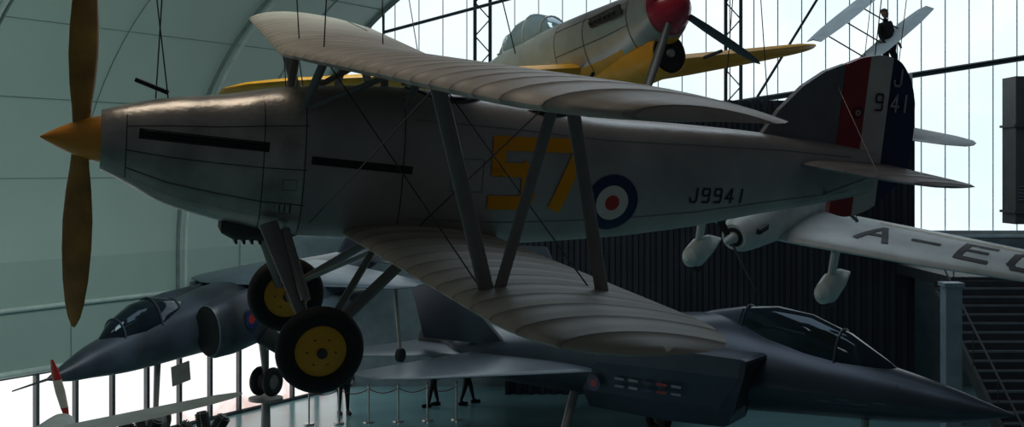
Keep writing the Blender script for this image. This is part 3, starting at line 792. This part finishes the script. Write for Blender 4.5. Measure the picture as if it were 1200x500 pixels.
for i in range(20):
    g.box((12.0,24.4+.28*i,.18*i+.15),(2.9,.30,.05),0); g.box((12.0,24.25+.28*i,.18*i+.165),(2.9,.03,.045),1)
    g.box((12.0,24.53+.28*i,.18*i+.25),(2.9,.02,.16),0)
for xx in (10.5,13.5):
    R=Matrix.Rotation(math.atan2(.18,.28),3,'X'); g.box((xx,26.95,1.70),(.08,6.3,.35),0,R)
    for i in range(0,20,5): g.tube((xx,24.4+.28*i,.18*i+.2),(xx,24.4+.28*i,.18*i+1.15),.015,.015,0,8)
    g.tube((xx,24.4,1.15),(xx,24.4+.28*19,.18*19+1.15),.025,.025,0,8)
g.build('staircase',[M['stair'],M['nosing']],None,False)
g=G(); g.box((14.2,32.35,3.68),(6.2,4.3,.28),0)
for i in range(7): g.tube((11.2+i*1.0,30.3,3.8),(11.2+i*1.0,30.3,4.8),.02,.02,1,8)
g.tube((11.2,30.3,4.8),(17.2,30.3,4.8),.03,.03,1,8)
g.tube((11.4,30.6,0),(11.4,30.6,3.55),.12,.12,0,12); g.tube((17,30.6,0),(17,30.6,3.55),.12,.12,0,12)
g.build('mezzanine',[M['stair'],M['nosing']],None,False)
g=G(); g.box((9.3,25.3,2.05),(.34,.34,4.1),0); g.box((9.3,25.3,.06),(.55,.55,.12),0); g.box((9.3,25.3,4.1),(.42,.42,.08),0)
g.build('column',[M['col']],None,False)
M['duct']=mat('duct_panel',(.12,.12,.12),.6)
g=G(); g.box((12.75,29.45,7.0),(1.0,.8,3.6),0); g.box((12.75,29.45,5.5),(1.1,.9,.06),0); g.box((12.75,29.45,7.6),(1.1,.9,.06),0)
for i in range(5): g.box((12.5,29.04,5.8+i*.08),(.35,.03,.03),1)
g.tube((12.75,29.45,8.8),(12.75,29.45,14),.05,.05,0,8)
g.build('ventilation_duct',[M['duct'],M['nosing']],None,False)
g=G(); c=vp(-1.0,.5,2.9); g.tube(c-NI*.48,c,.02,.02,0,6); g.box(c,(.3,.2,.22),0); g.tube(c,c+Vector((.2,-.2,-.05)),.12,.15,1,14)
fl=g.build('floodlight',[M['line'],M['pipe']],None); fl.parent=wl

# ============================================================ LIGHT
w = bpy.data.worlds.new('World'); sc.world = w; w.use_nodes = True
w.node_tree.nodes['Background'].inputs[0].default_value = (.50,.56,.62,1)
w.node_tree.nodes['Background'].inputs[1].default_value = .065
def area(name, loc, tgt, size, energy, col):
    l = bpy.data.lights.new(name,'AREA'); l.shape='RECTANGLE'; l.size=size[0]; l.size_y=size[1]; l.energy=energy; l.color=col
    o = bpy.data.objects.new(name,l); sc.collection.objects.link(o); o.location=loc
    o.rotation_euler=(Vector(tgt)-Vector(loc)).to_track_quat('-Z','Y').to_euler(); return o
area('added_light',(4,24,17),(2,18,3),(10,8),400,(.72,.88,1.0))  # added cool area lamp, out of frame, brightens upper surfaces
area('added_light.001',(-4.5,12,16),(-2.5,10,6),(4,4),200,(1,.86,.70))  # added warm key lamp above the biplane's nose and upper wing
area('added_light.002',(-2,18,13.5),(-14,24,6),(5,5),500,(.85,1.0,.93))  # added greenish fill lamp aimed sideways to brighten the left vault

cam = bpy.data.cameras.new('camera'); co = bpy.data.objects.new('camera',cam); sc.collection.objects.link(co)
co.location=(0,0,H); co.rotation_euler=(rad(90),0,0); cam.lens=42; cam.sensor_width=36; cam.shift_y=-50/1200
cam.clip_end=300
sc.camera=co
